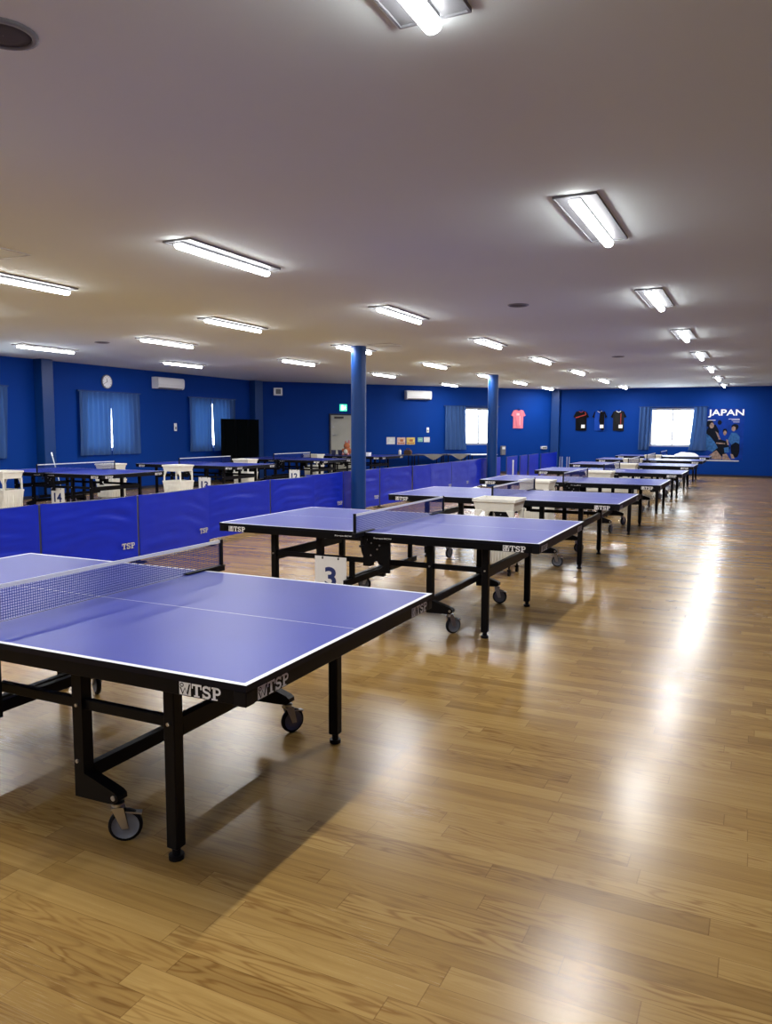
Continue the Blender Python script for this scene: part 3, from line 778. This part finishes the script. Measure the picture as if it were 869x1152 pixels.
# air conditioners
def aircon(lab, wl, s, z, w):
    a = wall_thing('air_conditioner', lab, 'air conditioner', *wl, s, z, 'wall air conditioners')
    pf = [(0, 0), (-.16, 0), (-.205, .03), (-.225, .09), (-.225, .24), (-.20, .285), (-.15, .295), (0, .295)]
    m = MB(); m.prism(pf, (-w/2, 0, 0), (0, 1, 0), (0, 0, 1), (w, 0, 0)); m.build('body', 'bright', a)
    m = MB(); m.prism([(-.163, -.004), (-.205, .024), (-.200, .030), (-.160, .002)], (-w/2+.05, 0, 0), (0, 1, 0), (0, 0, 1), (w-.1, 0, 0)); m.build('louver', 'lamp_body', a)
    m = MB(); m.box(-w/2+.02, w/2-.02, -.2275, -.225, .10, .104); m.build('seam', 'print_grey_and_shaded', a)
aircon('white wall air conditioner beside the round clock', LWo, 16.40, 2.58, 1.02)
aircon('white wall air conditioner above the notices and side window', MWo, 5.52, 2.56, .92)
# small wall units
def unit(lab, wl, s, z, w, h):
    a = wall_thing('wall_switch', lab, 'switch', *wl, s, z)
    m = MB(); m.box(-w/2, w/2, -.025, 0, 0, h, bev=.006); m.build('plate', 'bright', a)
    m = MB(); m.box(-w/4, w/4, -.030, -.024, h*.2, h*.55, bev=.003); m.build('button', 'lamp_body', a)
unit('small white control unit on the wall below the air conditioner near the clock', LWo, 16.75, 1.48, .10, .21)
unit('small white control unit on the wall right of the notices', MWo, 5.94, 1.45, .09, .17)
c = wall_thing('wall_speaker', 'small square white wall unit with a grey face, high beside the corner', 'speaker', *MWo, .67, 2.60)
m = MB(); m.box(-.14, .14, -.06, 0, 0, .24, bev=.01); m.build('case', 'bright', c)
m = MB(); m.box(-.075, .085, -.064, -.058, .045, .20, bev=.004); m.build('face', 'lamp_body', c)
# notices
for lab, s0, s1, z0, z1, mm in (('white paper notice on the wall, first in the row of sheets', 4.41, 4.72, 1.05, 1.29, 'paper'), ('peach paper notice, second in the row of wall sheets', 4.80, 5.10, 1.04, 1.28, 'peach'),
                               ('yellow paper notice, third in the row of wall sheets', 5.15, 5.46, 1.04, 1.28, 'yellow'), ('small green paper notice in the row of wall sheets', 5.57, 5.76, 1.13, 1.28, 'green_paper'), ('small white paper notice, last in the row of wall sheets', 5.80, 6.02, 1.12, 1.29, 'paper')):
    a = wall_thing('notice', lab, 'notice', *MWo, (s0+s1)/2, (z0+z1)/2, 'paper notices in a row')
    w, h = (s1-s0)/2, (z1-z0)/2
    m = MB(); m.box(-w, w, -.004, 0, -h, h); m.build('sheet', mm, a)
    m = MB()
    if w > .12:
        m.flat(rect(-w*.8, w*.8, -h*.75, -h*.45), (0, -.0048, 0), (1, 0, 0), (0, 0, 1)); m.flat(rect(-w*.3, w*.5, -h*.2, h*.5), (0, -.0048, 0), (1, 0, 0), (0, 0, 1))
    else: m.flat(rect(-w*.6, w*.6, -h*.1, h*.1), (0, -.0048, 0), (1, 0, 0), (0, 0, 1))
    m.build('print', {'paper': 'print_grey_and_shaded', 'peach': 'orange', 'yellow': 'orange', 'green_paper': 'paper'}[mm], a, fix=False)
# exit sign
e = wall_thing('exit_sign', 'green lit emergency exit sign above the cream door', 'sign', *MWo, 2.86, 2.14)
m = MB(); m.box(-.12, .12, -.05, 0, 0, .22, bev=.006); m.build('case', 'green', e)
m = MB()
m.flat(rect(-.085, .0, .03, .19), (0, -.0508, 0), (1, 0, 0), (0, 0, 1))
for p in (arc(.055, .165, .017, .017, 0, 324, 9), [(.03, .085), (.06, .085), (.075, .145), (.04, .145)], [(.03, .085), (.045, .09), (.02, .03), (.005, .03)], [(.05, .085), (.065, .085), (.10, .045), (.09, .035)], [(.07, .14), (.10, .105), (.093, .098), (.065, .125)], [(.045, .14), (.01, .11), (.017, .10), (.048, .125)]):
    m.flat(p, (0, -.0508, 0), (1, 0, 0), (0, 0, 1))
m.build('pictogram', 'exit_white', e, fix=False)

# jerseys hung on the walls
def jersey(lab, wl, s, ztop, w, h, body, sleeve, extras, group='shirts hung on the wall'):
    a = wall_thing('jersey', lab, 'shirt', *wl, s, ztop, group)
    hw = w/2
    half = [(0, -.035), (.055*w/.5, -.012), (.09*w/.5, 0), (.165*w/.5, -.03), (.175*w/.5, -.16*h/.7), (.178*w/.5, -h*.75), (.185*w/.5, -h), (0, -h)]
    def bulge(x, z): return -.012-.045*max(0, 1-(abs(x)/(.20*w/.5))**2)*(.7+.3*math.sin(z*9+x*14))
    m = MB()
    def torso(u, v):
        z = -h*v
        wd = .175*w/.5 if v > .05 else (.10+.075*v/.05)*w/.5
        x = (2*u-1)*wd; top = -.035*(1-min(1, abs(x)/(.085*w/.5)))*(v < .04)
        return (x, bulge(x, z)+.006*math.sin(x*60+z*8)*v, z+top)
    m.grid(torso, 16, 20)
    bd = m.build('body', body, a)
    m = MB(); m.prism([(-.17*w/.5, -.03), (.17*w/.5, -.03), (.17*w/.5, -h+.02), (-.17*w/.5, -h+.02)], (0, -.010, 0), (1, 0, 0), (0, 0, 1), (0, .008, 0)); m.build('back_panel', body, a)
    for sx in (-1, 1):
        q = MB()
        q.prism([(.145*w/.5, -.012), (.165*w/.5, -.02), (hw, -.21*h/.7), (hw-.07, -.25*h/.7), (.17*w/.5, -.14*h/.7)], (0, -.035, 0), (sx, 0, 0), (0, 0, 1), (0, .03, 0)); q.build('sleeve', sleeve, a)
    q = MB(); q.tube([(-.075*w/.5, -.045, -.002), (-.04, -.05, -.035), (0, -.052, -.048), (.04, -.05, -.035), (.075*w/.5, -.045, -.002)], .010, 8); q.build('collar', extras.get('collar', body), a)
    q = MB(); q.tube([(-.13*w/.5, -.012, -.015), (0, -.012, .03), (.13*w/.5, -.012, -.015)], .006, 6); q.tube([(0, -.012, .03), (0, -.012, .055), (.02, -.012, .07), (.035, -.012, .055)], .003, 6); q.build('hanger', 'plastic_black', a)
    if extras.get('tag'):
        q = MB(); q.prism(rect(.02, .15, -h*.87, -h*.70), (0, -.066, 0), (1, 0, 0), (0, 0, 1), (0, .002, 0)); q.build('price_tag', 'bright', a)
    st = extras.get('stripe')
    if st:
        q = MB()
        for p in st[1]: q.prism(p, (0, -.0635, 0), (1, 0, 0), (0, 0, 1), (0, .002, 0))
        q.build('stripe', st[0], a)
jersey('pink short-sleeved shirt hung on the blue wall near the corner', MWo, 9.55, 2.27, .60, .66, 'pink', 'pink', {'stripe': ('pink_light', [rect(.03, .055, -.55, -.22), rect(-.10, .02, -.20, -.12)])})
jersey('black shirt with red shoulder trim, nearest the wall corner', FWo, -5.90, 2.24, .56, .70, 'jersey_black', 'jersey_black', {'tag': 1, 'collar': 'red', 'stripe': ('red', [[(-.19, -.26), (.19, -.14), (.19, -.11), (-.19, -.22)], [(.15, -.02), (.19, -.1), (.17, -.14), (.13, -.05)]])})
jersey('half blue half black shirt, in the middle of three shirts', FWo, -5.24, 2.24, .52, .70, 'jersey_blue', 'jersey_black', {'tag': 1, 'collar': 'bright', 'stripe': ('jersey_black', [[(.02, -.02), (.17, -.03), (.18, -.68), (.06, -.68), (-.01, -.35)]])})
jersey('charcoal shirt with a pale collar, closest to the far window', FWo, -4.58, 2.24, .54, .70, 'jersey_grey', 'jersey_black', {'tag': 1, 'collar': 'bright', 'stripe': ('red', [rect(.075, .095, -.52, -.08)])})

# poster
p = wall_thing('poster', 'large blue table tennis poster headed JAPAN on the far wall', 'poster', *FWo, -1.135, .56)
m = MB(); m.box(-.52, .64, -.006, 0, 0, 1.75); m.build('sheet', 'poster_bg', p)
m = MB(); m.box(-.53, .53, -.010, 0, -.03, 0); m.build('bottom_edge', 'paper', p)
text_mesh('headline', 'JAPAN', 'print_white', p, (-.50, -.006, 1.44), (1, 0, 0), (0, 0, 1), 1.12, .27, bold=.018)
def blob(cx, cy, rx, ry, n=16, seed=0, j=.10):
    r = random.Random(seed); return [(cx+rx*(1+r.uniform(-j, j))*math.cos(2*PI*i/n), cy+ry*(1+r.uniform(-j, j))*math.sin(2*PI*i/n)) for i in range(n)]
ART = [('poster_dark', [blob(-.33, .82, .21, .40, seed=1), blob(-.08, .42, .30, .28, seed=2), blob(.40, .45, .14, .38, seed=3), blob(-.12, 1.27, .07, .08, seed=12), blob(-.42, 1.22, .12, .13, seed=16), blob(.36, 1.12, .11, .11, seed=17), blob(.06, .98, .07, .09, seed=18)]),
       ('poster_mid', [[(-.52, .35), (-.30, .28), (-.14, .42), (-.25, .62), (-.40, .80), (-.52, .90)], [(.16, .70), (.26, .93), (.42, .92), (.52, .80), (.52, .55), (.40, .62), (.28, .52)], [(.05, .42), (.20, .45), (.22, .28), (.08, .25)]]),
       ('skin', [blob(-.36, 1.17, .07, .10, seed=4), blob(.32, 1.06, .065, .085, seed=5), blob(.06, .92, .05, .08, seed=6), [(-.42, .15), (-.18, .34), (.02, .08), (-.02, .02), (-.34, .04)], [(.02, .20), (.14, .22), (.24, .06), (.30, .02), (.02, .02)], [(-.20, .56), (.08, .54), (.08, .58), (-.20, .60)], [(.26, .22), (.34, .20), (.40, .06), (.30, .06)], [(-.24, .98), (-.16, .92), (-.06, .70), (-.12, .70)], [(.10, .72), (.17, .68), (.20, .52), (.15, .52)]]),
       ('print_grey_and_shaded', [rect(-.50, -.25, 1.34, 1.36), rect(.15, .49, 1.38, 1.395), rect(.25, .49, 1.34, 1.352), rect(.30, .49, 1.28, 1.292)])]
for q, (mm, polys) in enumerate(ART):
    for i, pl in enumerate(polys):
        m = MB(); m.flat(pl, (0, -.0070-.0008*q-.0001*i, 0), (1, 0, 0), (0, 0, 1))
        m.build('printed_figure' if q < 3 else 'small_print', mm, p, fix=False)

# ------------------------------------------------------------------ furniture and small things beyond the barriers
# black folding screen before the left wall
sc_ = thing('folding_screen', 'tall black folding screen standing before the curtain by the corner', 'screen', (-13.95, 18.20, 0))
for i in range(6):
    y0 = i*.31; m = MB(); dx = .07*(1 if i % 2 else -1)
    m.prism([(-dx, y0), (dx, y0+.305), (dx+.02, y0+.305), (-dx+.02, y0)], (0, 0, .03), (1, 0, 0), (0, 1, 0), (0, 0, 1.80)); 
    m.cyl((-dx+.01, y0+.02, 0), (-dx+.01, y0+.02, .04), .015, n=8); m.cyl((dx+.01, y0+.285, 0), (dx+.01, y0+.285, .04), .015, n=8)
    m.build('panel', 'black_cloth', sc_)
# side tables along the oblique wall
def side_table(lab, s0, s1, topm):
    o = Vector((P1.x, P1.y, 0))+D3*((s0+s1)/2)+N3*.42; w = (s1-s0)/2
    t = thing('side_table', lab, 'table', o, math.atan2(D3.y, D3.x), 'side tables against the wall')
    m = MB(); m.box(-w, w, -.30, .30, .68, .71, bev=.004); m.build('tabletop', topm, t)
    for sx in (-1, 1):
        for sy in (-1, 1):
            m = MB(); m.cyl((sx*(w-.05), sy*.25, 0), (sx*(w-.05), sy*.25, .68), .016, n=10); m.build('leg', 'steel', t)
    return t
side_table('dark table along the side wall below the paper notices', 4.05, 5.20, 'dark_top')
side_table('dark table under the first grey cloth along the side wall', 5.24, 6.28, 'dark_top')
side_table('dark table under the grey cloth beside the blue curtain', 6.36, 7.24, 'dark_top')
side_table('bright white-topped table under the side window', 7.28, 8.30, 'bright')
def drape(lab, s0, s1):
    o = Vector((P1.x, P1.y, 0))+D3*((s0+s1)/2)+N3*.42; w = (s1-s0)/2; m = MB()
    m.grid(lambda u, v: (-w+2*w*u, -.31+.62*v, .7135+.003*math.sin(u*9+v*7)), 12, 8)
    def hang(u, v):
        x = -w+2*w*u; dep = .17*(1-abs(2*u-1)**1.2)+.01
        return (x*(1-.15*v), -.312-.012*v*math.sin(u*12)-.012*v, .7135-dep*v)
    m.grid(hang, 20, 6)
    a = tag(m.build('tablecloth', 'grey_cloth', loc=o, fix=False), lab, 'cloth', 'grey cloths on the side tables'); a.rotation_euler = (0, 0, math.atan2(D3.y, D3.x))
drape('grey cloth hanging off the table between the notices and blue curtain', 5.40, 6.24)
drape('grey cloth hanging off the table beside the blue curtain', 6.42, 7.22)
def on_wall_table(s, off=.42, z=.71): return Vector((P1.x, P1.y, z))+D3*s+N3*off
# white bottle and brown bag on the dark table
b_ = thing('bottle', 'small white bottle on the dark side table below the notices', 'bottle', on_wall_table(4.72))
m = MB(); m.lathe((0, 0, 0), (0, 0, 1), [(.001, 0), (.045, 0), (.048, .01), (.048, .13), (.03, .155), (.018, .165), (.018, .17)], 18); m.build('body', 'bright', b_)
m = MB(); m.cyl((0, 0, .168), (0, 0, .195), .02, n=14); m.build('cap', 'lamp_body', b_)
g_ = thing('bag', 'small brown bag on the dark side table, beside the white bottle', 'bag', on_wall_table(5.02))
m = MB(); m.prism([(-.12, 0), (.12, 0), (.13, .10), (.09, .16), (-.09, .16), (-.13, .10)], (0, -.06, 0), (1, 0, 0), (0, 0, 1), (0, .12, 0)); m.build('body', 'brown', g_)
m = MB(); m.tube([(-.06, 0, .155), (-.05, 0, .21), (.05, 0, .21), (.06, 0, .155)], .010); m.build('handle', 'brown', g_)
# things on the net-less table: white box, dark cups, orange plush
bx = thing('box', 'white box on the netless table, right beside the round pillar', 'box', (-10.55, 20.75, .76))
m = MB(); m.box(-.14, .14, -.10, .10, 0, .09, bev=.006); m.build('body', 'bright', bx)
m = MB(); m.box(-.146, .146, -.106, .106, .088, .105, bev=.004); m.build('lid', 'bright', bx)
for i, (x, y) in enumerate(((-11.62, 20.72), (-11.44, 20.80))):
    cc = thing('cup', ['dark cup on the netless table, before the cream door', 'dark cup on the netless table, next to the orange plush toy'][i], 'cup', (x, y, .76))
    m = MB(); m.lathe((0, 0, 0), (0, 0, 1), [(.001, 0), (.055, 0), (.07, .16), (.074, .165), (.066, .165), (.05, .01), (.001, .01)], 18); m.build('body', 'tube', cc)
    m = MB(); m.cyl((0, 0, .155), (0, 0, .163), .066, n=16); m.build('lid', 'dark_round', cc)
pz = thing('plush_toy', 'orange and pink plush toy on the netless table, against the cream door', 'toy', (-11.20, 20.80, .76))
m = MB(); m.ball((0, 0, .13), .13, sc=(1, .85, 1)); m.ball((0, -.02, .29), .095); m.build('body', 'orange', pz)
m = MB(); m.ball((-.05, 0, .385), .04, sc=(.7, .5, 1.5)); m.ball((.06, 0, .40), .045, sc=(.8, .5, 1.6)); m.build('ears', 'pinkplush', pz)
m = MB(); m.ball((0, -.09, .12), .07, sc=(1, .6, 1.1)); m.build('belly', 'cream', pz)
for sx in (-1, 1):
    m = MB(); m.ball((sx*.12, -.04, .16), .04, sc=(.8, .9, 1.4)); m.build('arm', 'orange', pz)
    m = MB(); m.ball((sx*.08, -.10, .045), .045, sc=(.9, 1.3, .9)); m.build('foot', 'pinkplush', pz)
# ball pick-up tube leaning on table 14
st = thing('pickup_tube', 'thin pale tube leaning upright behind the table numbered 14', 'tube', (-12.69, 11.5, 0))
m = MB(); m.cyl((0, 0, 0), (-.345, 0, 1.05), .011, n=12); m.build('tube', 'clear_tube', st)
m = MB(); m.cyl((-.320, 0, .975), (-.345, 0, 1.05), .015, n=12); m.build('grip', 'bright', st)
# cloth heap on the last table of the aisle row
m = MB()
def heap(u, v):
    x = -.36+.72*u; y = -.26+.52*v; e = max(0, 1-(2*u-1)**2)*max(0, 1-(2*v-1)**2)
    return (x, y, .003+.15*e**.6*(.75+.35*noise.noise((u*4, v*4, 2)))+.012*noise.noise((u*11, v*11, 5))*e)
m.grid(heap, 28, 22)
m.grid(lambda u, v: (-.36+.72*u, -.26+.52*v, .001), 1, 1)
tag(m.build('cloth', 'bright', loc=(-2.05, 26.1, .76)), 'crumpled white cloth heaped on the last table under the far window', 'cloth')
# silver poles at the far corner, and a white box on the barriers
for i, x in enumerate((-6.30, -6.05)):
    q = thing('pole_stand', ['slim silver pole stand at the far end of the barriers, nearer the barrier', 'slim silver pole stand at the far end of the barriers, nearer the tables'][i], 'stand', (x, 27.6, 0), 0, 'silver pole stands')
    m = MB(); m.cyl((0, 0, 0), (0, 0, .02), .11, n=20); m.build('base', 'zinc', q)
    m = MB(); m.cyl((-.04, 0, .02), (-.04, 0, .62), .014, n=10); m.build('pole', 'alu', q)
    m = MB(); m.cyl((.04, 0, .02), (.04, 0, .62), .014, n=10); m.build('pole', 'alu', q)
q = thing('pole_stand', 'single silver pole stand beside the barriers past the second pillar', 'stand', (-6.36, 21.85, 0), 0, 'silver pole stands')
m = MB(); m.cyl((0, 0, 0), (0, 0, .02), .11, n=20); m.build('base', 'zinc', q)
m = MB(); m.cyl((0, 0, .02), (0, 0, .66), .018, n=10); m.ball((0, 0, .67), .025); m.build('pole', 'bright', q)
wb = wall_thing('wall_box', 'small white box on the wall above the farthest barrier', 'box', *MWo, 10.65, .86)
m = MB(); m.box(-.11, .11, -.10, 0, 0, .10, bev=.006); m.build('case', 'bright', wb)
m = MB(); m.box(-.09, .09, -.104, -.10, .02, .08); m.build('cover', 'lamp_body', wb)
wb = wall_thing('wall_box', 'tall pale box on the side wall just past the second pillar', 'box', *MWo, 8.92, .66)
m = MB(); m.box(-.085, .085, -.10, 0, 0, .32, bev=.006); m.build('case', 'lamp_body', wb)
m = MB(); m.box(-.06, .06, -.104, -.10, .20, .29); m.build('cover', 'print_grey_and_shaded', wb)

# ------------------------------------------------------------------ world, camera, colour
w = bpy.data.worlds.new('sky'); scn.world = w; w.use_nodes = True
bg = w.node_tree.nodes['Background']; bg.inputs[0].default_value = (.90, .96, 1.0, 1); bg.inputs[1].default_value = 14.0

cam = bpy.data.cameras.new('camera'); co = bpy.data.objects.new('camera', cam); COL.objects.link(co)
F, YAW, PITCH, ROLL, CH = 879.94, -.4440, -.1051, .0045, 1.5461
cam.sensor_fit = 'HORIZONTAL'; cam.sensor_width = 36; cam.lens = F/869*36; cam.clip_start = .05; cam.clip_end = 200
cy, sy = math.cos(YAW), math.sin(YAW); cp, sp = math.cos(PITCH), math.sin(PITCH)
f = Vector((sy*cp, cy*cp, sp)); r = Vector((cy, -sy, 0)); u = r.cross(f)
r2 = r*math.cos(ROLL)+u*math.sin(ROLL); u2 = u*math.cos(ROLL)-r*math.sin(ROLL)
co.matrix_world = Matrix(((r2.x, u2.x, -f.x, 0), (r2.y, u2.y, -f.y, 0), (r2.z, u2.z, -f.z, CH), (0, 0, 0, 1)))
scn.camera = co
scn.view_settings.view_transform = 'Standard'
scn.view_settings.exposure = 0.0
